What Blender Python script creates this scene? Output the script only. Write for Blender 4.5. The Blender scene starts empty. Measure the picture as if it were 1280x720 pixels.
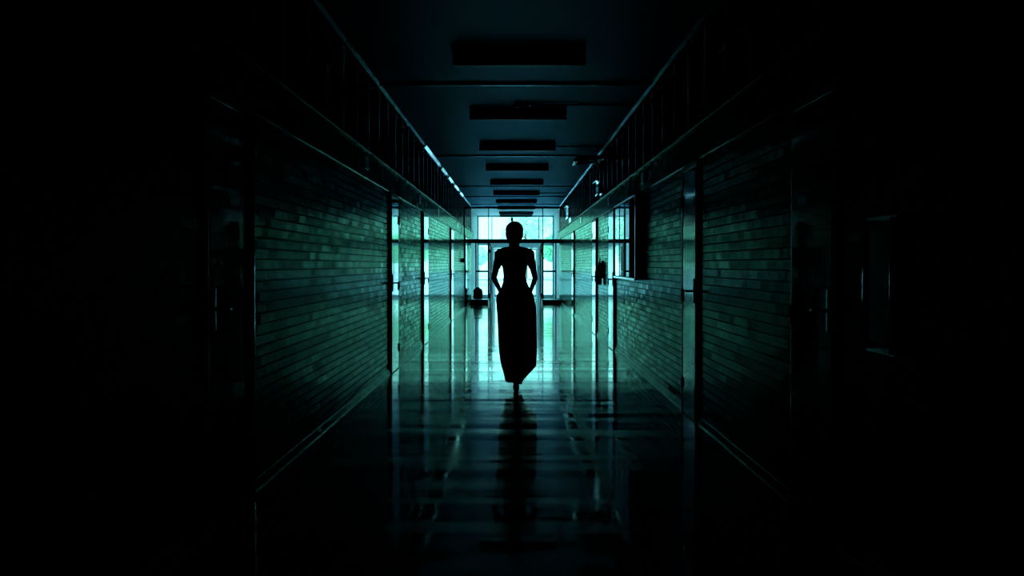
import bpy, bmesh, math, random
from mathutils import Vector, Matrix, noise
random.seed(7)
S = bpy.context.scene
C = S.collection
PI = math.pi
XL, XR, ZC = -1.45, 1.46, 3.175      # inner faces of the corridor walls, ceiling height
YB, YS, YO = -5.0, 45.0, 52.0       # back wall, inner glazed screen, outer glazed screen
ZH, ZL = 2.09, 2.37                 # door-head height (underside of beam), top of beam

# ------------------------------------------------------------------ materials
def mat(name, col, rough=0.5, metal=0.0, spec=0.5, coat=0.0, coat_rough=0.1):
    m = bpy.data.materials.new(name); m.use_nodes = True
    p = m.node_tree.nodes['Principled BSDF']
    p.inputs['Base Color'].default_value = (*col, 1)
    p.inputs['Roughness'].default_value = rough
    p.inputs['Metallic'].default_value = metal
    p.inputs['Specular IOR Level'].default_value = spec
    p.inputs['Coat Weight'].default_value = coat
    p.inputs['Coat Roughness'].default_value = coat_rough
    return m

def N(m, t, **kw):
    n = m.node_tree.nodes.new(t)
    for k, v in kw.items(): setattr(n, k, v)
    return n
def L(m, a, b): m.node_tree.links.new(a, b)

def vary(m, scale=(1, 1, 1), nscale=3.0, c1=None, c2=None, tilt=0.0, detail=3.0, tilt_nscale=None, tilt_scale=None):
    """noise colour variation and, if tilt, a slight waviness of the surface (in metres of world space)"""
    p = m.node_tree.nodes['Principled BSDF']
    tc = N(m, 'ShaderNodeTexCoord'); mp = N(m, 'ShaderNodeMapping'); mp.inputs['Scale'].default_value = scale
    L(m, tc.outputs['Object'], mp.inputs['Vector'])
    nz = N(m, 'ShaderNodeTexNoise'); nz.inputs['Scale'].default_value = nscale; nz.inputs['Detail'].default_value = detail
    L(m, mp.outputs[0], nz.inputs['Vector'])
    if c1:
        r = N(m, 'ShaderNodeValToRGB'); r.color_ramp.elements[0].position = .35; r.color_ramp.elements[1].position = .65
        r.color_ramp.elements[0].color = (*c1, 1); r.color_ramp.elements[1].color = (*c2, 1)
        L(m, nz.outputs['Fac'], r.inputs[0]); L(m, r.outputs[0], p.inputs['Base Color'])
    if tilt:
        mp2 = N(m, 'ShaderNodeMapping'); mp2.inputs['Scale'].default_value = tilt_scale or scale
        L(m, tc.outputs['Object'], mp2.inputs['Vector'])
        n2 = N(m, 'ShaderNodeTexNoise'); n2.inputs['Scale'].default_value = tilt_nscale or nscale; n2.inputs['Detail'].default_value = 2
        L(m, mp2.outputs[0], n2.inputs['Vector'])
        add_tilt(m, n2.outputs['Color'], tilt)
    return m

def add_tilt(m, color_out, tilt, base=None):
    p = m.node_tree.nodes['Principled BSDF']
    s = N(m, 'ShaderNodeVectorMath', operation='SUBTRACT'); s.inputs[1].default_value = (.5, .5, .5)
    L(m, color_out, s.inputs[0])
    k = N(m, 'ShaderNodeVectorMath', operation='SCALE'); k.inputs['Scale'].default_value = tilt
    L(m, s.outputs[0], k.inputs[0])
    a = N(m, 'ShaderNodeVectorMath', operation='ADD'); L(m, k.outputs[0], a.inputs[0])
    if base is None:
        g = N(m, 'ShaderNodeNewGeometry'); base = g.outputs['Normal']
    L(m, base, a.inputs[1])
    nn = N(m, 'ShaderNodeVectorMath', operation='NORMALIZE'); L(m, a.outputs[0], nn.inputs[0])
    L(m, nn.outputs[0], p.inputs['Normal'])
    if p.inputs['Coat Weight'].default_value > 0: L(m, nn.outputs[0], p.inputs['Coat Normal'])

def satin(m, k, tint=(1, 1, 1)):
    """porous paint: a diffuse body with a weak, tinted gloss on top instead of a full mirror at grazing angles"""
    nt = m.node_tree; p = nt.nodes['Principled BSDF']; out = nt.nodes['Material Output']
    d = N(m, 'ShaderNodeBsdfDiffuse'); g = N(m, 'ShaderNodeBsdfGlossy'); f = N(m, 'ShaderNodeFresnel'); f.inputs['IOR'].default_value = 1.45
    g.inputs['Color'].default_value = (*tint, 1); g.inputs['Roughness'].default_value = p.inputs['Roughness'].default_value
    d.inputs['Color'].default_value = p.inputs['Base Color'].default_value
    for l in list(nt.links):
        if l.to_node == p:
            if l.to_socket.name == 'Base Color': L(m, l.from_socket, d.inputs['Color'])
            if l.to_socket.name == 'Roughness': L(m, l.from_socket, g.inputs['Roughness'])
            if l.to_socket.name == 'Normal':
                for q in (d, g, f): L(m, l.from_socket, q.inputs['Normal'])
    if 'gloss_tint' in nt.nodes: L(m, nt.nodes['gloss_tint'].outputs['Result'], g.inputs['Color'])
    mu = N(m, 'ShaderNodeMath', operation='MULTIPLY'); mu.inputs[1].default_value = k; L(m, f.outputs[0], mu.inputs[0])
    mx = N(m, 'ShaderNodeMixShader'); L(m, mu.outputs[0], mx.inputs[0]); L(m, d.outputs[0], mx.inputs[1]); L(m, g.outputs[0], mx.inputs[2])
    L(m, mx.outputs[0], out.inputs['Surface']); nt.nodes.remove(p)
    return m

def brick_material():
    m = mat('glazed_brick', (.1, .2, .16), .25, spec=.3)
    p = m.node_tree.nodes['Principled BSDF']
    tc = N(m, 'ShaderNodeTexCoord'); sep = N(m, 'ShaderNodeSeparateXYZ'); cmb = N(m, 'ShaderNodeCombineXYZ')
    L(m, tc.outputs['Object'], sep.inputs[0]); L(m, sep.outputs['Y'], cmb.inputs['X']); L(m, sep.outputs['Z'], cmb.inputs['Y'])
    b = N(m, 'ShaderNodeTexBrick')
    b.inputs['Scale'].default_value = 1; b.inputs['Brick Width'].default_value = .235; b.inputs['Row Height'].default_value = .0615
    b.inputs['Mortar Size'].default_value = .006; b.inputs['Mortar Smooth'].default_value = .25; b.inputs['Bias'].default_value = 0
    b.inputs['Color1'].default_value = (0, 0, 0, 1); b.inputs['Color2'].default_value = (1, 1, 1, 1); b.inputs['Mortar'].default_value = (.5, .5, .5, 1)
    L(m, cmb.outputs[0], b.inputs['Vector'])
    r = N(m, 'ShaderNodeValToRGB'); r.color_ramp.elements[0].color = (.008, .026, .018, 1); r.color_ramp.elements[1].color = (.016, .046, .032, 1)
    L(m, b.outputs['Color'], r.inputs[0])
    mx = N(m, 'ShaderNodeMix', data_type='RGBA'); mx.inputs['B'].default_value = (.02, .045, .035, 1)
    L(m, b.outputs['Fac'], mx.inputs['Factor']); L(m, r.outputs[0], mx.inputs['A']); L(m, mx.outputs['Result'], p.inputs['Base Color'])
    r2 = N(m, 'ShaderNodeValToRGB'); r2.color_ramp.elements[0].color = (.42, .66, .57, 1); r2.color_ramp.elements[1].color = (.68, .96, .84, 1)
    L(m, b.outputs['Color'], r2.inputs[0])
    gl = N(m, 'ShaderNodeMix', data_type='RGBA'); gl.name = 'gloss_tint'; gl.inputs['B'].default_value = (.17, .30, .26, 1)
    L(m, b.outputs['Fac'], gl.inputs['Factor']); L(m, r2.outputs[0], gl.inputs['A'])
    rr = N(m, 'ShaderNodeMapRange'); rr.inputs['To Min'].default_value = .12; rr.inputs['To Max'].default_value = .16
    L(m, b.outputs['Fac'], rr.inputs['Value']); L(m, rr.outputs[0], p.inputs['Roughness'])
    bp = N(m, 'ShaderNodeBump'); bp.invert = True; bp.inputs['Distance'].default_value = .0001; bp.inputs['Strength'].default_value = .5
    L(m, b.outputs['Fac'], bp.inputs['Height'])
    # every brick sits a hair out of true with its neighbours
    w = N(m, 'ShaderNodeTexWhiteNoise', noise_dimensions='1D'); L(m, b.outputs['Color'], w.inputs['W'])
    add_tilt(m, w.outputs['Color'], .024, bp.outputs[0])
    return m

def floor_material():
    m = mat('polished_floor_tile', (.05, .09, .12), .085, spec=.55)
    p = m.node_tree.nodes['Principled BSDF']
    tc = N(m, 'ShaderNodeTexCoord')
    b = N(m, 'ShaderNodeTexBrick'); b.offset = 0
    b.inputs['Scale'].default_value = 1; b.inputs['Brick Width'].default_value = .305; b.inputs['Row Height'].default_value = .305
    b.inputs['Mortar Size'].default_value = .0012; b.inputs['Mortar Smooth'].default_value = .1
    b.inputs['Color1'].default_value = (.005, .016, .034, 1); b.inputs['Color2'].default_value = (.008, .022, .046, 1); b.inputs['Mortar'].default_value = (.012, .02, .026, 1)
    L(m, tc.outputs['Object'], b.inputs['Vector']); L(m, b.outputs['Color'], p.inputs['Base Color'])
    # long shallow waves across the corridor plus a slight lip per tile
    mp = N(m, 'ShaderNodeMapping'); mp.inputs['Scale'].default_value = (.22, 2.2, 1); L(m, tc.outputs['Object'], mp.inputs['Vector'])
    nz = N(m, 'ShaderNodeTexNoise'); nz.inputs['Scale'].default_value = 1.3; nz.inputs['Detail'].default_value = 6; nz.inputs['Roughness'].default_value = .72
    L(m, mp.outputs[0], nz.inputs['Vector'])
    add_tilt(m, nz.outputs['Color'], .020)
    mp3 = N(m, 'ShaderNodeMapping'); mp3.inputs['Scale'].default_value = (.18, 2.4, 1); L(m, tc.outputs['Object'], mp3.inputs['Vector'])
    n3 = N(m, 'ShaderNodeTexNoise'); n3.inputs['Scale'].default_value = 1.0; n3.inputs['Detail'].default_value = 5; n3.inputs['Roughness'].default_value = .65
    L(m, mp3.outputs[0], n3.inputs['Vector'])
    rr = N(m, 'ShaderNodeMapRange'); rr.inputs['From Min'].default_value = .42; rr.inputs['From Max'].default_value = .66
    rr.inputs['To Min'].default_value = .03; rr.inputs['To Max'].default_value = .17
    L(m, n3.outputs['Fac'], rr.inputs['Value']); L(m, rr.outputs[0], p.inputs['Roughness'])
    return m

def glass_material(name, tint=(.98, .995, .99), refl=1.0):
    m = bpy.data.materials.new(name); m.use_nodes = True
    nt = m.node_tree; nt.nodes.clear()
    out = N(m, 'ShaderNodeOutputMaterial'); mix = N(m, 'ShaderNodeMixShader')
    t = N(m, 'ShaderNodeBsdfTransparent'); t.inputs[0].default_value = (*tint, 1)
    g = N(m, 'ShaderNodeBsdfGlossy'); g.inputs['Roughness'].default_value = .02
    f = N(m, 'ShaderNodeFresnel'); f.inputs['IOR'].default_value = 1.5
    L(m, f.outputs[0], mix.inputs[0]); L(m, t.outputs[0], mix.inputs[1]); L(m, g.outputs[0], mix.inputs[2]); L(m, mix.outputs[0], out.inputs[0])
    return m

M = {}
M['brick'] = brick_material()
M['floor'] = floor_material()
M['ceiling'] = vary(mat('painted_ceiling', (.03, .14, .27), .45, spec=.35), (1, 1, 1), 1.5, (.020, .085, .20), (.026, .11, .24), tilt=.012)
M['band'] = vary(mat('painted_concrete', (.05, .1, .09), .15, spec=.25), (1, 1, 1), 4, (.02, .06, .045), (.032, .085, .065), tilt=.02)
M['plaster'] = mat('dark_plaster', (.02, .03, .035), .7)
M['cove'] = mat('cove_base', (.01, .025, .025), .2)
satin(M['brick'], .50, (.6, 1, .80)); satin(M['band'], .26, (.7, 1, .85)); satin(M['ceiling'], .55, (.40, .78, 1)); satin(M['cove'], .5, (.7, 1, .9))
M['trim'] = satin(mat('satin_trim', (.012, .035, .045), .12), .30, (.6, .9, 1))
M['gloss'] = mat('glint_bead', (.03, .07, .07), .07)
M['lobby_floor'] = vary(mat('pale_bounce_terrazzo', (.5, .62, .68), .12), (1, 1, 1), 30, (.42, .54, .6), (.55, .68, .74))  # pale tone chosen so the lobby floor bounces more light to its ceiling
M['white'] = mat('white_paint', (.86, .93, .94), .5)
M['door'] = vary(mat('gloss_door_paint', (.02, .05, .06), .05, coat=.6, coat_rough=.05), (1, 1, .12), 9, (.018, .045, .05), (.028, .06, .07), tilt=.012, tilt_scale=(1, 1, .05), tilt_nscale=14)
M['door_frame'] = mat('door_frame_paint', (.015, .025, .03), .35)
M['steel'] = mat('brushed_steel', (.55, .58, .6), .22, metal=1)
M['chrome'] = mat('chrome', (.8, .85, .9), .12, metal=1)
M['dark_metal'] = mat('dark_anodised_frame', (.012, .016, .02), .4)
M['window_frame'] = mat('window_frame_paint', (.02, .04, .05), .13, spec=.7)
M['lamp_body'] = mat('lamp_housing', (.03, .045, .055), .45)
M['lamp_lens'] = mat('lamp_diffuser', (.03, .035, .05), .45, spec=.2)
M['conduit'] = mat('conduit_paint', (.10, .16, .2), .25)
M['glass'] = glass_material('clear_glass')
M['dark_glass'] = mat('dark_window_glass', (.004, .006, .008), .06)
M['mirror_glass'] = mat('display_glass', (.01, .014, .016), .015, spec=.9, coat=1, coat_rough=.01)
M['board'] = mat('pin_board', (.012, .02, .018), .9)
M['rubber'] = mat('black_rubber', (.01, .01, .012), .7)
M['bag'] = vary(mat('dark_bag_fabric', (.02, .03, .02), .6), (1, 1, 1), 12, (.012, .02, .014), (.03, .045, .03))
M['plinth'] = mat('dark_plinth', (.012, .012, .014), .4)
M['extinguisher'] = mat('extinguisher_paint', (.05, .03, .06), .3)
M['paving'] = vary(mat('outdoor_paving', (.3, .6, .68), .8), (1, 1, 1), .4, (.48, .66, .69), (.54, .72, .75))
M['leaf'] = vary(mat('tree_leaves', (.3, .62, .4), .6), (1, 1, 1), .6, (.5, .74, .56), (.66, .85, .7))
M['shrub_leaf'] = vary(mat('shrub_leaves', (.2, .6, .3), .6), (1, 1, 1), .6, (.14, .5, .24), (.3, .72, .42))
M['bark'] = mat('tree_bark', (.16, .13, .1), .9)
M['skin'] = mat('skin', (.16, .10, .08), .5)
M['hair'] = vary(mat('dark_hair', (.006, .006, .008), .5), (1, 1, .2), 60, (.004, .004, .006), (.012, .011, .012))
M['top'] = mat('dark_blouse_fabric', (.006, .007, .012), .9, spec=.1)
M['skirt'] = mat('dark_skirt_fabric', (.006, .006, .010), .9, spec=.1)
M['shoe'] = mat('black_shoe_leather', (.006, .006, .007), .5)
M['eye'] = mat('eye', (.3, .3, .3), .2)

# ------------------------------------------------------------------ mesh helpers
def bx(bm, x0, x1, y0, y1, z0, z1, bev=0.0, seg=2):
    r = bmesh.ops.create_cube(bm, size=1)
    bmesh.ops.transform(bm, matrix=Matrix.Translation(((x0+x1)/2, (y0+y1)/2, (z0+z1)/2)) @ Matrix.Diagonal((abs(x1-x0), abs(y1-y0), abs(z1-z0), 1)), verts=r['verts'])
    if bev:
        es = list({e for v in r['verts'] for e in v.link_edges})
        bmesh.ops.bevel(bm, geom=es, offset=bev, segments=seg, affect='EDGES', profile=.5)
def tube(bm, pts, rad, seg=10, caps=True):
    pts = [Vector(p) for p in pts]; rings = []
    if not isinstance(rad, (list, tuple)): rad = [rad]*len(pts)
    for i, p in enumerate(pts):
        d = (pts[min(i+1, len(pts)-1)] - pts[max(i-1, 0)]).normalized()
        u = d.cross(Vector((0, 0, 1)) if abs(d.z) < .95 else Vector((0, 1, 0))).normalized(); v = d.cross(u)
        rings.append([bm.verts.new(p + rad[i]*(math.cos(2*PI*k/seg)*u + math.sin(2*PI*k/seg)*v)) for k in range(seg)])
    for a, b in zip(rings, rings[1:]):
        for k in range(seg): bm.faces.new((a[k], a[(k+1) % seg], b[(k+1) % seg], b[k]))
    if caps:
        bm.faces.new(rings[0][::-1]); bm.faces.new(rings[-1])
def loft(bm, rings):
    """rings: list of lists of points (closed)"""
    R = [[bm.verts.new(p) for p in r] for r in rings]; n = len(R[0])
    for a, b in zip(R, R[1:]):
        for k in range(n): bm.faces.new((a[k], a[(k+1) % n], b[(k+1) % n], b[k]))
    return R
def prism_y(bm, prof, y0, y1):
    a = [bm.verts.new((x, y0, z)) for x, z in prof]; b = [bm.verts.new((x, y1, z)) for x, z in prof]
    n = len(prof)
    for k in range(n): bm.faces.new((a[k], a[(k+1) % n], b[(k+1) % n], b[k]))
    bm.faces.new(a[::-1]); bm.faces.new(b)
def obj(name, bm, m, parent=None, smooth=False, loc=None):
    bmesh.ops.recalc_face_normals(bm, faces=bm.faces)
    me = bpy.data.meshes.new(name); bm.to_mesh(me); bm.free()
    me.materials.append(m)
    if smooth:
        for f in me.polygons: f.use_smooth = True
    o = bpy.data.objects.new(name, me); C.objects.link(o)
    if loc: o.location = loc
    if parent: o.parent = parent
    return o
def B(): return bmesh.new()
def empty(name, loc=(0, 0, 0), rz=0.0):
    o = bpy.data.objects.new(name, None); C.objects.link(o); o.location = loc; o.rotation_euler.z = rz
    o.empty_display_size = .1
    return o
def tag(o, label, cat, group=None, kind=None):
    o['label'] = label; o['category'] = cat
    if group: o['group'] = group
    if kind: o['kind'] = kind
    return o
def struct(o, label=None, cat=None):
    o['kind'] = 'structure'
    if label: o['label'] = label
    if cat: o['category'] = cat
    return o
def copy_tree(o, parent=None):
    c = o.copy(); C.objects.link(c); c.parent = parent
    for ch in list(o.children): copy_tree(ch, c)
    return c
def ball(bm, c, r, sub=2, rot=None):
    """ellipsoid"""
    if not isinstance(r, (tuple, list)): r = (r, r, r)
    q = bmesh.ops.create_icosphere(bm, subdivisions=sub, radius=1)
    mt = Matrix.Translation(c)
    if rot: mt = mt @ rot
    bmesh.ops.transform(bm, matrix=mt @ Matrix.Diagonal((*r, 1)), verts=q['verts'])
def cap(bm, a, b, ra, rb, n=7):
    """tapered limb segment as overlapping balls"""
    a = Vector(a); b = Vector(b)
    k = max(2, int((b-a).length / (min(ra, rb)*.45)) + 1)
    for i in range(k+1):
        t = i/k; ball(bm, a.lerp(b, t), ra + (rb-ra)*t, 2)
def remeshed(name, bm, m, parent, voxel=.006, smooth=4):
    me = bpy.data.meshes.new(name+'_raw'); bm.to_mesh(me); bm.free()
    t = bpy.data.objects.new(name+'_raw', me); C.objects.link(t)
    r = t.modifiers.new('r', 'REMESH'); r.mode = 'VOXEL'; r.voxel_size = voxel; r.use_smooth_shade = True
    if smooth:
        s = t.modifiers.new('s', 'SMOOTH'); s.factor = .5; s.iterations = smooth
    dg = bpy.context.evaluated_depsgraph_get(); dg.update()
    new = bpy.data.meshes.new_from_object(t.evaluated_get(dg))
    bpy.data.objects.remove(t); bpy.data.meshes.remove(me)
    new.name = name; new.materials.clear(); new.materials.append(m)
    for f in new.polygons: f.use_smooth = True
    o = bpy.data.objects.new(name, new); C.objects.link(o); o.parent = parent
    return o

# ------------------------------------------------------------------ the shell
b = B(); bx(b, XL-.5, XR+.5, YS+.001, YO+.1, -.2, 0); struct(obj('floor_lobby', b, M['lobby_floor']), 'pale floor of the bright lobby', 'floor')
b = B(); bx(b, XL-.5, XR+.5, YB-.2, YS, -.2, 0); struct(obj('floor', b, M['floor']), 'dark polished tile floor of the corridor reflecting the far entrance', 'floor')
b = B(); bx(b, XL-.5, XR+.5, YB-.2, YS, ZC, ZC+.2); struct(obj('ceiling', b, M['ceiling']), 'painted ceiling of the dark corridor', 'ceiling')
for side, x0, x1 in (('left', XL-.5, XL), ('right', XR, XR+.5)):
    b = B(); bx(b, x0, x1, YB, YS, 0, ZH+.02)
    struct(obj('wall_'+side, b, M['brick']), 'glazed brick wall on the %s of the corridor' % side, 'wall')
b = B(); bx(b, XL-.5, XR+.5, YB-.2, YB, 0, ZC); struct(obj('wall_back', b, M['plaster']))
# painted beam over the doors, with a sloping shiny arris, and the cove at the ceiling
for n, (side, s, X) in enumerate((('left', 1, XL), ('right', -1, XR))):
    b = B()
    prism_y(b, [(X-s*.5, ZH), (X+s*.012, ZH), (X+s*.020, ZH+.008), (X+s*.020, ZL-.035), (X+s*.045, ZL-.03), (X+s*.05, ZL-.022), (X+s*.05, ZL-.016), (X+s*.036, ZL), (X-s*.5, ZL)], YB, YS)
    struct(obj('trim_%d' % (n+1), b, M['band']), 'painted concrete beam over the doors along the %s wall' % side, 'beam')
    b = B(); prism_y(b, [(X-s*.02, ZC), (X+s*.034, ZC), (X+s*.032, ZC-.010), (X+s*.008, ZC-.036), (X-s*.02, ZC-.038)], YB, YS)
    struct(obj('trim_%d' % (n+3), b, M['trim']), 'glossy cornice along the %s edge of the ceiling' % side, 'cornice')
    b = B(); bx(b, X-s*.5, X-s*.22, YB, YS, ZL, ZC); struct(obj('wall_%s_upper' % side, b, M['plaster']))
for k, (a, c) in enumerate(((21.6, 25.6), (26.5, 28.3), (29.3, 31.0), (32.2, 34.2), (35.4, 37.2))):  # beads added to catch the light as a row of bright dashes
    b = B(); X = XL; prism_y(b, [(X, ZC-.012), (X+.048, ZC-.012), (X+.046, ZC-.020), (X+.010, ZC-.058), (X, ZC-.060)], a, c)
    struct(obj('trim_%d' % (20+k), b, M['gloss']), 'glossy bead added for a bright dash on the left cornice, one of a broken row', 'bead')
# baseboards, broken at the doors
DL = [(6.35, 7.22), (15.7, 16.65), (21.25, 22.25), (30.4, 31.4), (39.1, 40.2)]
DR = [(6.15, 7.05), (10.82, 11.68), (19.9, 20.85), (24.3, 25.25), (33.5, 34.5)]
for side, s, X, D in (('left', 1, XL, DL), ('right', -1, XR, DR)):
    b = B(); y = YB
    for a, c in D + [(YS, YS)]:
        prism_y(b, [(X-s*.005, 0), (X+s*.022, 0), (X+s*.014, .012), (X+s*.010, .062), (X+s*.005, .068), (X-s*.005, .068)], y, a-.04); y = c+.04
    struct(obj('baseboard_'+side, b, M['cove']), 'low cove baseboard along the %s brick wall' % side, 'baseboard')
# ceiling battens over the slab joints
for k, d in enumerate((5.0, 14.4, 23.8, 33.1, 38.0, 42.8)):
    b = B(); bx(b, XL, XR, d-.03, d+.03, ZC-.022, ZC+.01, .006, 2)
    struct(obj('trim_%d' % (5+k), b, M['trim']), 'thin ceiling batten, number %d from the camera' % (k+1), 'batten')

M['polished_jamb'] = mat('polished_jamb_steel', (.75, .82, .84), .12, metal=1)
# ------------------------------------------------------------------ doors
PLACE = ['nearest', 'second', 'third', 'fourth', 'farthest']
nd = 0
for side, s, X, D in (('left', 1, XL, DL), ('right', -1, XR, DR)):
    for i, (a, c) in enumerate(D):
        nd += 1; w = c-a
        e = empty('door_%d' % nd, (X, a, 0))
        struct(e, '%s flush glossy door in the %s brick wall' % (PLACE[i], side), 'door')
        b = B()
        bx(b, -s*.02, s*.026, -.045, 0, 0, ZH, .004); bx(b, -s*.02, s*.026, w, w+.045, 0, ZH, .012 if i == 0 else .004, 3)
        bx(b, -s*.02, s*.026, 0, w, ZH-.045, ZH, .004)
        obj('door_frame', b, M['steel'] if (i == 0 and side == 'left') else M['door_frame'], e)
        b = B(); bx(b, -s*.015, s*.030, .002, w-.002, .01, ZH-.047, .003)
        lf = obj('door_leaf', b, M['door'], e); lf.rotation_euler.z = {('left', 1): .007, ('right', 1): -.010}.get((side, i), 0.0)   # two leaves turned slightly to mirror the bright entrance
        if i == 0 and side == 'left':
            b = B(); tube(b, [(s*.010, w+.045, 0), (s*.010, w+.045, ZH)], .048, 64); obj('bullnose_jamb', b, M['polished_jamb'], e, True)
        b = B()       # lever handle on the near edge
        hz = 1.05
        bx(b, s*.028, s*.036, .04, .085, hz-.10, hz+.10, .003)
        tube(b, [(s*.033, .062, hz), (s*.085, .062, hz)], .010)
        tube(b, [(s*.085, .055, hz), (s*.088, .11, hz+.001), (s*.084, .18, hz-.004)], [.011, .009, .008])
        obj('door_handle', b, M['dark_metal'], e, True)
        for hzz in (.25, 1.0, 1.8):
            b = B(); tube(b, [(s*.03, w-.004, hzz-.05), (s*.03, w-.004, hzz+.05)], .008); obj('hinge', b, M['steel'], e, True)

# ------------------------------------------------------------------ clerestory windows above the beam, one per bay
nw = 2
for side, s, X in (('left', 1, XL), ('right', -1, XR)):
    y = 3.5
    while y < YS-.6:
        w = 1.0
        nw += 1
        e = empty('window_%d' % nw, (X, y, ZL)); struct(e)
        H = ZC-ZL-.05
        b = B()
        bx(b, -s*.10, s*.004, -.045, .045, 0, H, .006)
        bx(b, -s*.10, -s*.04, .025, w-.025, 0, .05, .004); bx(b, -s*.10, -s*.04, .025, w-.025, H-.04, H+.03, .004)
        bx(b, -s*.10, -s*.05, .025, w-.025, H*.62-.02, H*.62+.02, .004)
        obj('window_frame', b, M['window_frame'], e)
        b = B(); bx(b, -s*.085, -s*.078, .02, w-.02, .04, H); obj('window_pane', b, M['dark_glass'], e)
        if y < 21:      # chrome hook added for a glint high on the post
            b = B(); tube(b, [(s*.006, 0, H-.17), (s*.024, 0, H-.165), (s*.026, .004, H-.06), (s*.010, .004, H-.035)], [.006, .009, .009, .006], 8)
            obj('window_latch', b, M['chrome'], e, True)
        y += w
for n, (s, X) in enumerate(((1, XL), (-1, XR))):     # solid wall above the beam where the bays stop
    b = B(); bx(b, X-s*.3, X-s*.01, YB, 3.47, ZL, ZC)
    struct(obj('wall_%s_infill' % ('left', 'right')[n], b, M['plaster']))
    b = B(); bx(b, X-s*.3, X-s*.0, YS-.5, YS, ZL, ZC)
    struct(obj('wall_%s_pier' % ('left', 'right')[n], b, M['plaster']))

# opened hopper sash high on the right wall
e = empty('opened_vent', (XR+.03, 22.85, 3.075))
tag(e, 'opened window sash sticking out under the ceiling from the right wall', 'vent')
for (x0, x1, y0, y1) in ((-.50, -.44, 0, .95), (-.06, 0, 0, .95), (-.44, -.06, 0, .05), (-.44, -.06, .90, .95)):
    b = B(); bx(b, x0, x1, y0, y1, -.035, .035, .012, 3); obj('sash_rail', b, M['steel'] if x0 == -.50 else M['dark_metal'], e)  # end rail in steel to brighten the tip
b = B(); bx(b, -.46, -.04, .03, .92, -.003, .003); obj('sash_pane', b, M['dark_glass'], e)
b = B(); tube(b, [(-.36, -.012, .036), (-.44, -.012, .034), (-.485, -.012, .012), (-.512, -.012, -.03)], .020, 12); obj('tip_glint_tube', b, M['chrome'], e, True)  # curved tube added for the highlight at the sash tip
for pts in ([(-.01, .5, -.30), (-.10, .5, -.06), (-.12, .5, -.02)], [(-.02, .06, -.34), (-.10, .05, -.12), (-.20, .05, -.02)]):
    b = B(); tube(b, pts, .022); obj('stay', b, M['dark_metal'], e, True)
e.rotation_euler = (0, math.radians(-6), 0)

# polished boxes made up to mirror light like opened panes, over the right ledge
M['polished'] = mat('polished_steel', (.6, .68, .75), .05, metal=1)
def glint_box():
    e = empty('junction_or_glint_box')
    b = B(); bx(b, -.025, .10, 0, .75, .13, .325, .004); obj('box_body', b, M['polished'], e)
    b = B(); bx(b, -.075, .10, -.03, .80, .335, .352, .004); obj('lid', b, M['polished'], e)
    b = B(); bx(b, -.035, .10, -.06, .78, .112, .130, .004); obj('lower_flange', b, M['polished'], e)
    b = B(); bx(b, .0, .05, -.5, .05, 0, .112, .004); obj('glint_plate', b, M['polished'], e)
    return e
w0 = glint_box(); w0.location = (XR, 23.5, ZL)
tag(w0, 'shiny steel box added for a bright glint above the right ledge, over the wall extinguisher', 'junction box', 'steel boxes added for glints above the right ledge')
w1 = copy_tree(w0); w1.location = (XR, 36.9, ZL); w1.scale = (1, 2.0, 1.45)
tag(w1, 'shiny steel box added for a bright glint above the right ledge, farther one near the glass entrance', 'junction box', 'steel boxes added for glints above the right ledge')

# ------------------------------------------------------------------ ceiling lamps
def lamp():
    e = empty('ceiling_lamp')
    b = B(); prism = [(-.09, 0), (.09, 0), (.075, -.060), (-.075, -.060)]
    a = [b.verts.new((-.585, y, z)) for y, z in prism]; c = [b.verts.new((.585, y, z)) for y, z in prism]
    for k in range(4): b.faces.new((a[k], a[(k+1) % 4], c[(k+1) % 4], c[k]))
    b.faces.new(a[::-1]); b.faces.new(c)
    obj('housing', b, M['lamp_body'], e)
    b = B(); tr = []
    for x in (-.583, .583):
        tr.append([(x, -.072, -.059), (x, -.070, -.088), (x, -.05, -.108), (x, .05, -.108), (x, .070, -.088), (x, .072, -.059)])
    R = loft(b, tr); b.faces.new(R[0][::-1]); b.faces.new(R[1])
    obj('diffuser', b, M['lamp_lens'], e)
    for sx in (-1, 1):
        b = B(); bx(b, sx*.583, sx*.602, -.088, .088, -.112, 0, .008); obj('end_cap', b, M['lamp_body'], e)
        b = B(); ball(b, (sx*.592, -.089, -.100), .014); obj('glint_screw', b, M['chrome'], e, True)  # oversized chrome ball added for the glint at each lamp end
    return e
LD = [12.4+4.6*i for i in range(8)]
LD[-1] = 44.45
ORD = ['nearest', 'second', 'third', 'fourth', 'fifth', 'sixth', 'seventh', 'eighth']
l0 = lamp()
for i, d in enumerate(LD):
    o = l0 if i == 0 else copy_tree(l0)
    o.location = (.035, d, ZC)
    tag(o, 'long unlit ceiling lamp across the dark corridor, %s in the row from the camera' % ORD[i], 'ceiling lamp', 'unlit lamps along the corridor ceiling')
for i, d in enumerate((48.0, 50.6)):
    o = copy_tree(l0); o.location = (.035, d, 3.14)
    tag(o, 'ceiling lamp in the bright lobby beyond the glass screen, %s one' % ('nearer', 'farther')[i], 'ceiling lamp', 'lamps on the lobby ceiling')

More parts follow.
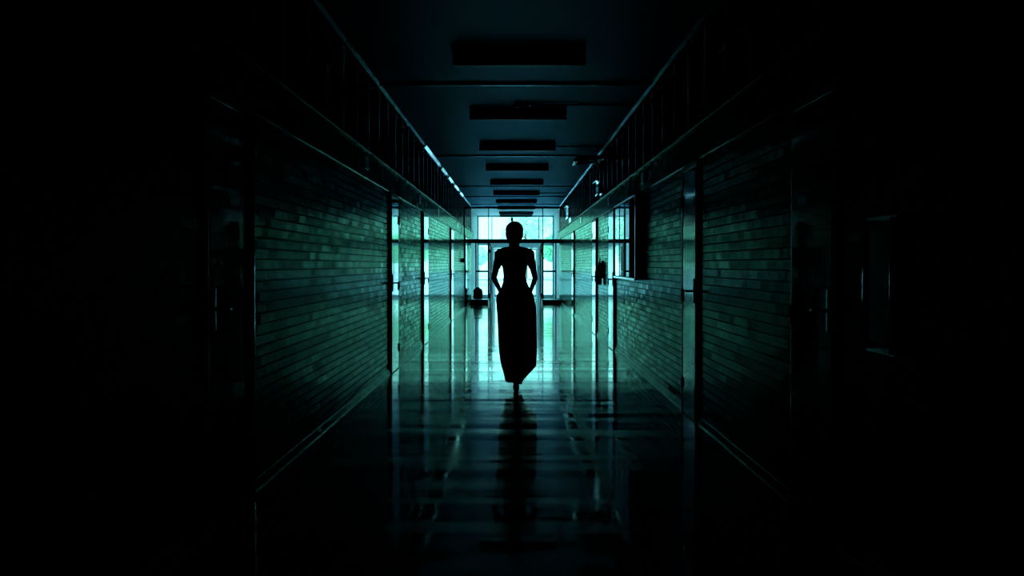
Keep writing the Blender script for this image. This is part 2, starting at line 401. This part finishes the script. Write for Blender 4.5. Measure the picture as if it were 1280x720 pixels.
# conduits on the ceiling
def conduit(d, x0, box, label):
    e = empty('conduit', (0, d, ZC)); tag(e, label, 'conduit')
    b = B(); tube(b, [(x0, 0, -.018), (XR-.052, 0, -.018)], .011, 12); obj('pipe', b, M['conduit'], e, True)
    if box:
        b = B(); tube(b, [(x0-.03, 0, 0), (x0-.03, 0, -.045)], .045, 20); ball(b, (x0-.03, 0, -.046), (.04, .04, .008)); obj('junction_or_glint_box', b, M['conduit'], e, True)
    for x in (x0+.12, (x0+XR)/2, XR-.15):
        b = B(); bx(b, x-.012, x+.012, -.02, .02, -.032, 0, .002); obj('pipe_clip', b, M['conduit'], e)
conduit(16.15, .06, True, 'thin ceiling conduit running right from a round box near the second lamp')
conduit(21.85, .64, False, 'thin ceiling conduit running right from the third lamp')
conduit(36.0, .60, False, 'thin ceiling conduit running right from the sixth lamp')

# cable drop with switch box on the left wall
e = empty('switch_drop', (XL, 37.0, 0)); tag(e, 'dark vertical conduit with a switch box hanging down the far left brick wall', 'switch')
b = B(); tube(b, [(.065, 0, 2.85), (.065, 0, 1.42)], .016, 10); bx(b, 0, .07, -.02, .02, 2.36, 2.39); obj('pipe', b, M['dark_metal'], e, True)
b = B(); bx(b, .0, .085, -.05, .05, 1.32, 1.44, .006); f = obj('switch_box', b, M['dark_metal'], e)
b = B(); bx(b, .085, .092, -.015, .015, 1.36, 1.40, .002); obj('rocker', b, M['lamp_body'], f)

# number plates on the beam
def plate(x, s, d, label):
    b = B(); bx(b, 0, s*.012, 0, .30, -.06, .06, .003)
    o = obj('door_sign', b, M['steel'], None, False, (x, d, 2.235))
    tag(o, label, 'sign', 'small blank plates on the beam')
for d, n in ((12.9, 'nearest'), (20.2, 'second'), (25.1, 'third'), (33.4, 'farthest')):
    plate(XL+.019, 1, d, 'small plate on the left concrete beam, %s of the left row' % n)
for d, n in ((15.2, 'nearest'), (20.8, 'second'), (29.6, 'farthest')):
    plate(XR-.019, -1, d, 'small plate on the right concrete beam, %s of the right row' % n)

# ------------------------------------------------------------------ display case on the right wall
e = empty('display_case', (XR, 15.6, 0)); tag(e, 'long wall mounted glass display case on the right brick wall', 'display case')
T = .085; LEN = 3.25; Z0, Z1 = 1.085, 2.075
b = B(); bx(b, -T, 0, 0, .03, Z0, Z1, .003); bx(b, -T, 0, LEN-.03, LEN, Z0, Z1, .003)
bx(b, -T, 0, 0, LEN, Z1-.03, Z1, .003); bx(b, -T, 0, 0, LEN, Z0, Z0+.025, .003)
obj('case_frame', b, M['dark_metal'], e)
b = B(); bx(b, -.02, -.002, .03, LEN-.03, Z0+.02, Z1-.03); obj('back_panel', b, M['board'], e)
b = B(); bx(b, -T-.012, -T+.006, .03, LEN, Z0-.004, Z0+.018, .004); bx(b, -T-.010, -T+.004, .03, LEN, Z1-.02, Z1-.004, .003); obj('sliding_rail', b, M['chrome'], e)
for k in range(1, 4):
    y0 = k*.80+.02; y1 = min((k+1)*.8, LEN-.03)
    b = B(); bx(b, -T+.004, -T+.010, y0+.03, y1-.03, Z0+.03, Z1-.035); p = obj('glass_door', b, M['mirror_glass'], e)
    for ya in (y0, y1-.035):
        b = B(); bx(b, -T, -T+.014, ya, ya+.035, Z0+.02, Z1-.03); obj('stile', b, M['dark_metal'], p)
b = B(); bx(b, -T, -T+.014, .03, .07, Z0+.02, Z1-.03, .003); obj('edge_strip', b, M['steel'], e)

# ------------------------------------------------------------------ extinguisher hanging by the right doors
e = empty('fire_extinguisher', (XR-.045, 22.75, .93)); tag(e, 'slim dark fire extinguisher hanging on the right wall before the fourth door', 'fire extinguisher')
b = B(); pr = [(0, .0), (.030, .002), (.034, .015), (.034, .30), (.030, .335), (.022, .36), (.014, .37), (.014, .39)]
R = loft(b, [[(r*math.cos(2*PI*k/20), r*math.sin(2*PI*k/20), z) for k in range(20)] for r, z in [(max(r, .001), z) for r, z in pr]])
obj('cylinder_body', b, M['extinguisher'], e, True)
b = B(); bx(b, -.012, .012, -.018, .018, .385, .42, .004); tube(b, [(0, 0, .42), (0, -.04, .445), (0, -.10, .45)], .008); tube(b, [(0, 0, .40), (0, -.05, .405), (0, -.09, .395)], .007)
obj('lever', b, M['steel'], e, True)
b = B(); tube(b, [(0, .018, .40), (0, .06, .40), (-.01, .075, .34), (-.012, .07, .15), (-.005, .062, .05)], .009, 8); tube(b, [(-.005, .062, .06), (-.003, .06, -.01)], [.011, .016], 10)
obj('hose', b, M['rubber'], e, True)
b = B(); bx(b, .02, .045, -.02, .02, .10, .40, .003); obj('wall_bracket', b, M['steel'], e)

# ------------------------------------------------------------------ small recessed cabinet with rounded steel rim, right wall near the camera
e = empty('wall_cabinet', (XR, 5.13, 0)); tag(e, 'small dark wall cabinet with rounded steel side rims, close on the right', 'cabinet')
z0, z1, w = .93, 1.43, .44
b = B(); bx(b, -.022, 0, 0, w, z0-.02, z1+.02); obj('cabinet_box', b, M['dark_metal'], e)
b = B(); bx(b, -.028, -.021, .05, w-.035, z0+.02, z1-.02, .002); d_ = obj('cabinet_door', b, M['dark_glass'], e)
for y in (w-.012, .028):
    b = B(); tube(b, [(-.016, y, z0-.01), (-.016, y, z1+.01)], .026, 28); obj('steel_rim', b, M['polished_jamb'], e, True)
b = B(); bx(b, -.04, -.028, .075, .085, 1.13, 1.21, .003); obj('latch', b, M['steel'], d_)

# ------------------------------------------------------------------ inner glazed screen (y = YS)
def screen(name, y, posts, x0, x1, ztop, zh0, zh1, m, label, t=.06):
    e = empty(name, (0, y, 0)); struct(e, label, 'glazed screen'); return e
e = screen('window_1', YS, None, 0, 0, 0, 0, 0, None, 'dark framed glass screen across the end of the corridor')
PL, PR = -.88, .91
b = B(); bx(b, XL-.1, XR+.1, -.05, .05, 1.975, 2.11, .006); obj('transom_beam', b, M['dark_metal'], e)
b = B(); bx(b, XL, XR, -.03, .03, ZC-.06, ZC+.02, .004); obj('head_rail', b, M['dark_metal'], e)
for x in (PL, PR):
    b = B(); bx(b, x-.014, x+.014, -.03, .03, 2.11, ZC-.05, .003); obj('mullion', b, M['dark_metal'], e)
    b = B(); bx(b, x-.032, x+.032, -.05, .05, 0, 1.98, .004); obj('post', b, M['dark_metal'], e)
for xa, xb, n in ((XL, PL, 0), (PL, PR, 1), (PR, XR, 2)):
    b = B(); bx(b, xa+.015, xb-.015, -.004, .004, 2.10, ZC-.05); obj('transom_pane', b, M['glass'], e)
for xa, xb, xi in ((XL, PL-.03, -1.30), (PR+.03, XR, 1.345)):
    b = B(); bx(b, xi-.022, xi+.022, -.03, .03, .06, 1.98, .004); obj('stile', b, M['dark_metal'], e)
    lo, hi = (xi, xb) if xi < 0 else (xa, xi)
    b = B(); bx(b, lo, hi, -.035, .035, 1.015, 1.075, .004); obj('mid_rail', b, M['dark_metal'], e)
    b = B(); bx(b, xa, xb, -.04, .04, 0, .14, .004); obj('bottom_rail', b, M['dark_metal'], e)
    b = B(); bx(b, xa, xb, -.004, .004, .13, 1.98); obj('side_pane', b, M['glass'], e)
# two leaves standing open into the lobby
for k, (x, sx) in enumerate(((PL+.034, 1), (PR-.034, -1))):
    nd += 1
    e = empty('door_%d' % nd, (x, YS+.06, 0), sx*math.radians(-1.2) if sx > 0 else math.radians(1.2)); struct(e, 'open %s leaf of the inner glass entrance' % ('left', 'right')[k], 'door')
    W = .86
    b = B(); bx(b, 0, sx*.04, 0, .07, .01, 1.96, .003); bx(b, 0, sx*.04, W-.07, W, .01, 1.96, .003); bx(b, 0, sx*.04, .07, W-.07, 1.88, 1.96); bx(b, 0, sx*.04, .07, W-.07, .01, .22); bx(b, 0, sx*.04, .07, W-.07, 1.0, 1.06)
    obj('leaf_frame', b, M['white'], e)
    b = B(); bx(b, sx*.017, sx*.023, .06, W-.06, .2, 1.9); obj('leaf_pane', b, M['glass'], e)
    for hz in (.25, 1.72):
        b = B(); tube(b, [(sx*.012, -.05, hz-.06), (sx*.012, -.05, hz+.06)], .022, 12); obj('hinge', b, M['dark_metal'], e, True)
    b = B(); tube(b, [(sx*.04, W-.1, .9), (sx*.085, W-.1, .92), (sx*.085, W-.1, 1.2), (sx*.04, W-.1, 1.22)], .012); obj('pull_handle', b, M['steel'], e, True)

# low plinths before the sidelights and the bag
for k, (xa, xb) in enumerate(((XL+.025, PL+.02), (PR-.05, XR-.025))):
    b = B(); bx(b, xa, xb, 43.1, 44.9, 0, .145, .008)
    tag(obj('plinth', b, M['plinth']), 'low dark plinth on the floor under the %s sidelight of the entrance' % ('left', 'right')[k], 'plinth', 'plinths under the entrance sidelights')
b = B()
ball(b, (0, 0, .16), (.15, .13, .17), 3); ball(b, (-.07, 0, .27), (.08, .09, .09), 3); ball(b, (.075, .01, .245), (.07, .09, .10), 3); ball(b, (.01, .0, .29), (.07, .08, .10), 3); ball(b, (.09, -.02, .09), (.06, .1, .09), 3); ball(b, (-.09, -.02, .09), (.06, .1, .09), 3)
for v in b.verts:
    v.co += Vector((1, 1, 1))*.018*noise.noise(v.co*14); v.co.z = max(v.co.z, 0)
e = empty('bag', (-1.20, 43.9, .146)); tag(e, 'dark lumpy bag standing on the left plinth by the glass screen', 'bag')
remeshed('bag_body', b, M['bag'], e, .008, 3)
b = B(); tube(b, [(-.05, -.02, .34), (-.04, -.03, .385), (.0, -.03, .40), (.04, -.03, .385), (.05, -.02, .34)], .010, 8); obj('carry_handle', b, M['rubber'], e, True)
b = B(); bx(b, -.08, .07, -.145, -.105, .03, .17, .015, 3); obj('front_pocket', b, M['bag'], e, True)

# ------------------------------------------------------------------ lobby between the screens
b = B(); bx(b, XL-.5, XR+.5, YS, YO+.3, 3.14, 3.34); struct(obj('ceiling_lobby', b, M['white']), 'white ceiling of the bright lobby', 'ceiling')
for side, x0, x1 in (('left', XL-.5, XL), ('right', XR+.02, XR+.5)):
    b = B(); bx(b, x0, x1, YS+.001, YO+.1, 0, 3.34); struct(obj('wall_%s_lobby' % side, b, M['white']), 'white %s wall of the bright lobby' % side, 'wall')
e = screen('window_2', YO, None, 0, 0, 0, 0, 0, None, 'pale framed outer glass entrance beyond the lobby')
b = B(); bx(b, XL, XR+.02, -.04, .04, 2.0, 2.10); bx(b, XL, XR+.02, -.04, .04, 3.08, 3.16); obj('pale_rail', b, M['white'], e)
b = B(); bx(b, -.82, .84, -.04, .04, 1.90, 2.0); obj('door_head', b, M['white'], e)
for x in (-.89, .905):
    b = B(); bx(b, x-.075, x+.075, -.05, .05, 0, 2.0, .004); obj('door_jamb', b, M['white'], e)
    b = B(); bx(b, x-.02, x+.02, -.03, .03, 2.1, 3.1, .004); obj('mullion', b, M['white'], e)
for x in (XL+.03, XR-.01):
    b = B(); bx(b, x-.03, x+.03, -.04, .04, 0, 3.1); obj('side_jamb', b, M['white'], e)
for xa, xb in ((XL+.06, -.965), (.98, XR-.04)):
    b = B(); bx(b, xa, xb, -.02, .02, .665, .70); bx(b, xa, xb, -.02, .02, 0, .12); obj('side_rail', b, M['white'], e)
    b = B(); bx(b, xa, xb, -.003, .003, .1, 2.0); obj('side_pane', b, M['glass'], e)
for xa, xb in ((XL, -.9), (-.89, .9), (.91, XR)):
    b = B(); bx(b, xa, xb, -.003, .003, 2.1, 3.1); obj('transom_pane', b, M['glass'], e)
for k, (x, sx) in enumerate(((-.81, 1), (.825, -1))):
    nd += 1; W = .81
    e = empty('door_%d' % nd, (x, YO, 0)); struct(e, 'closed %s leaf of the pale outer glass doors' % ('left', 'right')[k], 'door')
    b = B(); bx(b, 0, sx*.05, -.02, .02, .01, 1.89); bx(b, sx*(W-.05), sx*W, -.02, .02, .01, 1.89); bx(b, sx*.05, sx*(W-.05), -.02, .02, 1.83, 1.89); bx(b, sx*.05, sx*(W-.05), -.02, .02, .01, .12); bx(b, sx*.05, sx*(W-.05), -.02, .02, .665, .70)
    obj('leaf_frame', b, M['white'], e)
    b = B(); bx(b, sx*.04, sx*(W-.04), -.003, .003, .1, 1.85); obj('leaf_pane', b, M['glass'], e)
e = empty('door_sensor', (-.12, 51.6, 3.14)); tag(e, 'tiny dark sensor hanging high before the middle of the bright glass', 'sensor')
b = B(); tube(b, [(0, 0, 0), (0, 0, -.09)], .01, 8); obj('stem', b, M['white'], e)
b = B(); bx(b, -.05, .05, -.03, .03, -.24, -.09, .012); obj('sensor_head', b, M['dark_metal'], e)

# ------------------------------------------------------------------ outdoors
b = B(); bx(b, -70, 70, YO+.1, 260, -.25, -.03); tag(obj('paving', b, M['paving']), 'bright outdoor paving beyond the entrance', 'pavement', kind='structure')
def tree(x, y, h, r, zc, n, seed, label):
    rnd = random.Random(seed)
    e = empty('tree', (x, y, -.03)); tag(e, label, 'tree', 'trees outside the entrance')
    b = B(); tube(b, [(0, 0, 0), (.05, .02, h*.25), (-.04, .05, h*.5), (.02, 0, h*.8)], [.17, .13, .10, .04], 10)
    for k in range(6):
        a = k*1.05+rnd.random(); z = h*(.35+.08*k); tube(b, [(0, 0, z), (r*.35*math.cos(a), r*.35*math.sin(a), z+.4), (r*.7*math.cos(a), r*.7*math.sin(a), z+.9)], [.06, .04, .015], 6)
    obj('trunk', b, M['bark'], e, True)
    b = B(); cl = [(Vector((rnd.uniform(-1, 1)*r*.6, rnd.uniform(-1, 1)*r*.6, zc+rnd.uniform(-1, 1)*(h-zc)*.7)), rnd.uniform(.35, .6)*r) for _ in range(14)]
    for _ in range(n):
        c, q = rnd.choice(cl); d = Vector((rnd.gauss(0, 1), rnd.gauss(0, 1), rnd.gauss(0, 1))).normalized()
        p = c + d*q*rnd.uniform(.55, 1); s = rnd.uniform(.06, .12)
        u = Vector((rnd.gauss(0, 1), rnd.gauss(0, 1), rnd.gauss(0, 1))).normalized(); v = u.cross(d + Vector((.01, 0, 0))).normalized()
        b.faces.new([b.verts.new(p+u*s), b.verts.new(p+v*s*.5), b.verts.new(p-u*s), b.verts.new(p-v*s*.5)])
    me = bpy.data.meshes.new('foliage'); b.to_mesh(me); b.free(); me.materials.append(M['leaf'])
    o = bpy.data.objects.new('foliage', me); C.objects.link(o); o.parent = e
def shrub(x, y, h, r, n, seed, label):
    rnd = random.Random(seed); e = empty('shrub', (x, y, -.03)); tag(e, label, 'shrub', 'shrubs outside the entrance')
    for k in range(5):
        a = k*1.3; b = B(); tube(b, [(0, 0, 0), (r*.2*math.cos(a), r*.2*math.sin(a), h*.35), (r*.55*math.cos(a), r*.55*math.sin(a), h*.8)], [.03, .02, .008], 6); obj('stem', b, M['bark'], e, True)
    b = B()
    for _ in range(n):
        d = Vector((rnd.gauss(0, 1), rnd.gauss(0, 1), rnd.gauss(0, 1))).normalized()*rnd.uniform(.6, 1)
        p = Vector((d.x*r, d.y*r, h*.73+d.z*h*.27)); q = rnd.uniform(.04, .08)
        u = Vector((rnd.gauss(0, 1), rnd.gauss(0, 1), rnd.gauss(0, 1))).normalized(); v = u.cross(d + Vector((.01, 0, 0))).normalized()
        b.faces.new([b.verts.new(p+u*q), b.verts.new(p+v*q*.6), b.verts.new(p-u*q), b.verts.new(p-v*q*.6)])
    me = bpy.data.meshes.new('foliage'); b.to_mesh(me); b.free(); me.materials.append(M['shrub_leaf'] if x > 0 else M['leaf'])
    o = bpy.data.objects.new('foliage', me); C.objects.link(o); o.parent = e
shrub(2.25, 70, 2.9, 1.0, 7000, 11, 'rounded green shrub outside, seen through the right sidelight')
shrub(-2.6, 92, 2.6, .8, 5000, 12, 'rounded green shrub outside, seen through the left sidelight')
tree(3.6, 78, 6.2, 1.9, 3.6, 9000, 1, 'leafy green tree outside, seen through the right side of the entrance glass')
tree(-4.0, 84, 5.6, 1.8, 3.2, 8000, 2, 'leafy green tree outside, seen through the left side of the entrance glass')
tree(1.0, 128, 7.5, 2.6, 5.0, 9000, 3, 'pale distant tree outside, seen above the person through the middle glass')

# ------------------------------------------------------------------ the walking person (faces the camera, -Y)
PX, PY = .016, 13.64
P = empty('person', (PX, PY, 0)); tag(P, 'silhouetted person with short hair and long narrow skirt, hands at hips, mid corridor', 'person')
def hx(px): return (px-646)*.00803
def hz(py): return 1.26-(py-331)*.00803
OX = -.022
def stack(b, rows, n=40):
    """closed lofted trunk: rows (z, half width, half depth, centre x, centre y)"""
    Rr = loft(b, [[(cx+rx*math.copysign(abs(math.cos(2*PI*k/n))**.85, math.cos(2*PI*k/n)), cy+ry*math.copysign(abs(math.sin(2*PI*k/n))**.9, math.sin(2*PI*k/n)), z) for k in range(n)] for z, rx, ry, cx, cy in rows])
    b.faces.new(Rr[0][::-1]); b.faces.new(Rr[-1])
TR = [(.84, .140, .100, -.006, 0), (.90, .146, .106, -.006, 0), (.96, .140, .100, -.010, 0), (1.02, .124, .088, -.016, 0), (1.08, .110, .080, OX, 0), (1.13, .104, .078, OX, 0), (1.18, .108, .084, OX, -.004), (1.23, .117, .092, OX, -.008), (1.28, .126, .096, OX, -.006), (1.33, .134, .092, OX, 0), (1.37, .130, .078, OX, .004), (1.40, .105, .062, OX, .008), (1.425, .06, .05, OX, .01)]
b = B()
stack(b, TR)
for sx in (-1, 1):
    ball(b, (OX+sx*.056, -.055, 1.262), (.058, .050, .060), 3)
    cap(b, (OX+sx*.045, .012, 1.40), (OX+sx*.138, .012, 1.378), .038, .038)
    sh = (OX+sx*.152, .01, 1.362); el = (OX+sx*.208, .045, 1.128); wr = (OX*.6+sx*.146, -.075, .985)
    ball(b, sh, (.041, .044, .042), 3)
    cap(b, sh, (sh[0]*.5+el[0]*.5, .028, 1.246), .042, .036); cap(b, (sh[0]*.5+el[0]*.5, .028, 1.246), el, .036, .029); cap(b, el, wr, .029, .021)
    # hand gathers the skirt at the hip: palm, four bent fingers, thumb
    H = Vector(wr); pc = H + Vector((sx*.006, -.030, -.040))
    cap(b, H, pc, .022, .020); ball(b, pc, (.020, .036, .042), 3)
    for k in range(4):
        k0 = pc + Vector((sx*.004, -.026+.019*k, -.036)); ln = (.030, .034, .032, .026)[k]
        k1 = k0 + Vector((-sx*.008, -.003, -ln)); k2 = k1 + Vector((-sx*.018, -.002, -ln*.45)); k3 = k2 + Vector((-sx*.014, 0, ln*.35))
        cap(b, pc + Vector((0, -.020+.014*k, -.015)), k0, .011, .0095); cap(b, k0, k1, .0095, .0085); cap(b, k1, k2, .0085, .008); cap(b, k2, k3, .008, .007)
    t0 = pc + Vector((-sx*.004, -.034, -.004)); t1 = t0 + Vector((-sx*.016, -.016, -.026)); t2 = t1 + Vector((-sx*.014, .002, -.026))
    cap(b, pc, t0, .014, .012); cap(b, t0, t1, .012, .010); cap(b, t1, t2, .010, .008)
# legs: one foot planted, the other trailing
hipL, kneeL, ankL = (-.085, 0, .86), (-.05, -.06, .47), (-.006, -.04, .085)
hipR, kneeR, ankR = (.085, .02, .86), (.065, .04, .47), (.035, .30, .24)
for h, k, a in ((hipL, kneeL, ankL), (hipR, kneeR, ankR)):
    cap(b, h, k, .082, .052); cap(b, k, (Vector(k).lerp(Vector(a), .35)), .050, .049); cap(b, Vector(k).lerp(Vector(a), .35), a, .049, .029)
cap(b, ankL, (-.008, -.125, .035), .032, .028); cap(b, (-.008, -.125, .035), (-.01, -.18, .026), .03, .022); ball(b, (-.006, -.015, .04), .034)
cap(b, ankR, (.035, .26, .13), .032, .028); cap(b, (.035, .26, .13), (.035, .22, .09), .03, .024)
# neck and head
cap(b, (OX-.002, .015, 1.40), (OX-.004, .005, 1.50), .058, .054)
hc = Vector((-.024, -.005, 1.585))
ball(b, hc + Vector((0, .012, .018)), (.074, .090, .083), 3)
ball(b, hc + Vector((0, -.030, -.035)), (.056, .058, .068), 3)
ball(b, hc + Vector((0, -.055, -.083)), (.026, .026, .020), 3)
cap(b, hc + Vector((0, -.082, .004)), hc + Vector((0, -.101, -.030)), .008, .012); 
for sx in (-1, 1):
    ball(b, hc + Vector((sx*.010, -.093, -.033)), (.009, .010, .008)); ball(b, hc + Vector((sx*.030, -.074, .020)), (.022, .012, .007))
    ball(b, hc + Vector((sx*.036, -.068, -.025)), (.020, .018, .014)); ball(b, hc + Vector((sx*.077, .012, -.01)), (.009, .017, .028))
    ball(b, hc + Vector((sx*.029, -.074, .006)), (.014, .010, .006))
ball(b, hc + Vector((0, -.083, -.053)), (.021, .009, .005)); ball(b, hc + Vector((0, -.083, -.062)), (.018, .009, .006))
remeshed('body', b, M['skin'], P, .0055, 3)
for sx in (-1, 1):
    b = B(); ball(b, hc + Vector((sx*.029, -.0735, -.002)), (.012, .0115, .0065), 3); obj('eye', b, M['eye'], P, True)
# hair: short cap with a slightly longer nape
b = B()
ball(b, hc + Vector((0, .022, .026)), (.091, .097, .088), 3); ball(b, hc + Vector((0, .045, -.026)), (.080, .070, .074), 3)
for sx in (-1, 1):
    ball(b, hc + Vector((sx*.064, .018, -.012)), (.026, .060, .062), 3); ball(b, hc + Vector((sx*.046, .02, -.062)), (.022, .045, .045), 3)
    ball(b, hc + Vector((sx*.045, -.052, .058)), (.040, .030, .025), 3, Matrix.Rotation(sx*.5, 4, 'Y'))
ball(b, hc + Vector((.01, .05, -.085)), (.052, .045, .045), 3)
for v in b.verts: v.co += v.co.normalized()*.004*noise.noise(Vector((v.co.x*50, v.co.y*50, v.co.z*14)))
remeshed('hair', b, M['hair'], P, .005, 2)
# close-fitting top with short sleeves
b = B()
stack(b, [(z, rx+.006, ry+.007, cx, cy) for z, rx, ry, cx, cy in TR if 1.0 < z < 1.41])
for sx in (-1, 1):
    ball(b, (OX+sx*.056, -.055, 1.262), (.064, .057, .066), 3)
    cap(b, (OX+sx*.055, .012, 1.402), (OX+sx*.142, .012, 1.380), .046, .046); ball(b, (OX+sx*.153, .01, 1.364), (.050, .054, .053), 3)
    cap(b, (OX+sx*.152, .01, 1.360), (OX+sx*.176, .028, 1.25), .050, .042)
remeshed('blouse', b, M['top'], P, .006, 4)
# long skirt, hem gathered up on one side
prof = [(347, 629, 658, .095), (352, 629, 658.5, .10), (358, 627, 661, .112), (364, 624, 665, .122), (369, 621, 667, .128), (375, 620, 668.5, .133), (383, 620.5, 670, .14), (395, 621.5, 670.8, .15), (410, 622.2, 671, .16), (425, 622.8, 671.3, .17), (440, 623.8, 671.3, .18), (450, 625, 671, .19), (459, 627, 670.4, .20), (466, 629.2, 670, .20), (472, 630.6, 669, .20), (476.5, 631.8, 668, .19), (478, 632.4, 667.5, .185)]
n = 96; rings = []
for j, (py, a, c, dp) in enumerate(prof):
    t = j/(len(prof)-1); ring = []
    for k in range(n):
        th = 2*PI*k/n; ct, st = math.cos(th), math.sin(th)
        fold = 1 + (.055*t)*math.sin(9*th+2.2*t) * abs(st) + .02*t*math.sin(17*th+1)*abs(st)
        cx = (hx(a)+hx(c))/2; hw = (hx(c)-hx(a))/2
        x = cx + hw*ct; yy = dp*st*fold + .05*t*t
        z = hz(py)
        # hem drawn up towards the right
        lim = max(0.0, (x - hx(652)) / (hx(671)-hx(652)))
        zmin = hz(477.5) + (lim**.8)*(hz(457)-hz(477.5))
        z = max(z, zmin) if t > .5 else z
        ring.append((x, yy, z))
    rings.append(ring)
b = B(); loft(b, rings); sk = obj('skirt', b, M['skirt'], P, True)
so = sk.modifiers.new('cloth', 'SOLIDIFY'); so.thickness = .004
b = B(); loft(b, [[(.118*math.cos(2*PI*k/48)-.018*0+(-.02), .098*math.sin(2*PI*k/48), z) for k in range(48)] for z in (1.05, 1.065, 1.085)]); wb = obj('waistband', b, M['skirt'], P, True)
wb.location.x = .0
# shoes
for (ax, ay, az, rx) in ((-.006, -.02, 0, 0), (.035, .33, .155, -.85)):
    b = B()
    cap(b, (0, .012, .034), (0, -.11, .030), .034, .033); cap(b, (0, -.11, .030), (0, -.165, .024), .034, .024); ball(b, (0, .02, .05), (.033, .03, .042), 3)
    o = remeshed('shoe', b, M['shoe'], P, .006, 3); o.location = (ax, ay, az); o.rotation_euler.x = -rx*0 + (math.radians(42) if rx else 0)

# ------------------------------------------------------------------ daylight
W = bpy.data.worlds.new('World'); S.world = W; W.use_nodes = True
nt = W.node_tree; bg = nt.nodes['Background']
tc = nt.nodes.new('ShaderNodeTexCoord'); sp = nt.nodes.new('ShaderNodeSeparateXYZ'); rp = nt.nodes.new('ShaderNodeValToRGB')
nt.links.new(tc.outputs['Generated'], sp.inputs[0]); nt.links.new(sp.outputs['Z'], rp.inputs[0]); nt.links.new(rp.outputs[0], bg.inputs['Color'])
rp.color_ramp.elements[0].position = 0.0; rp.color_ramp.elements[0].color = (.27, .95, .86, 1)
rp.color_ramp.elements[1].position = .6; rp.color_ramp.elements[1].color = (.08, .45, .8, 1)
bg.inputs['Strength'].default_value = 4.2
sun = bpy.data.lights.new('sun', 'SUN'); sun.energy = 9; sun.color = (.6, 1, .88); sun.angle = math.radians(2)
so = bpy.data.objects.new('sun', sun); C.objects.link(so); so.rotation_euler = (math.radians(38), 0, math.radians(-25))
por = bpy.data.lights.new('portal', 'AREA'); por.shape = 'RECTANGLE'; por.size = 2.9; por.size_y = 3.1; por.cycles.is_portal = True
po = bpy.data.objects.new('portal', por); C.objects.link(po); po.location = (0, YO+.12, 1.57); po.rotation_euler = (math.radians(-90), 0, 0)

# ------------------------------------------------------------------ camera
cd = bpy.data.cameras.new('camera'); cd.sensor_width = 36; cd.lens = 36*1700/1280; cd.clip_end = 600
co = bpy.data.objects.new('camera', cd); C.objects.link(co); co.location = (0, 0, 1.26)
co.rotation_euler = (math.radians(90)-math.atan(29/1700), 0, math.atan(4/1700)); S.camera = co
S.view_settings.view_transform = 'Standard'; S.view_settings.look = 'None'; S.view_settings.gamma = 1; S.view_settings.exposure = 0
S.view_settings.use_curve_mapping = False
cy = S.cycles
cy.max_bounces = 10; cy.diffuse_bounces = 5; cy.glossy_bounces = 8; cy.transparent_max_bounces = 16; cy.sample_clamp_indirect = 10
cy.use_denoising = True
try: cy.denoiser = 'OPENIMAGEDENOISE'
except Exception: pass
cy.caustics_reflective = True; cy.blur_glossy = 0.3
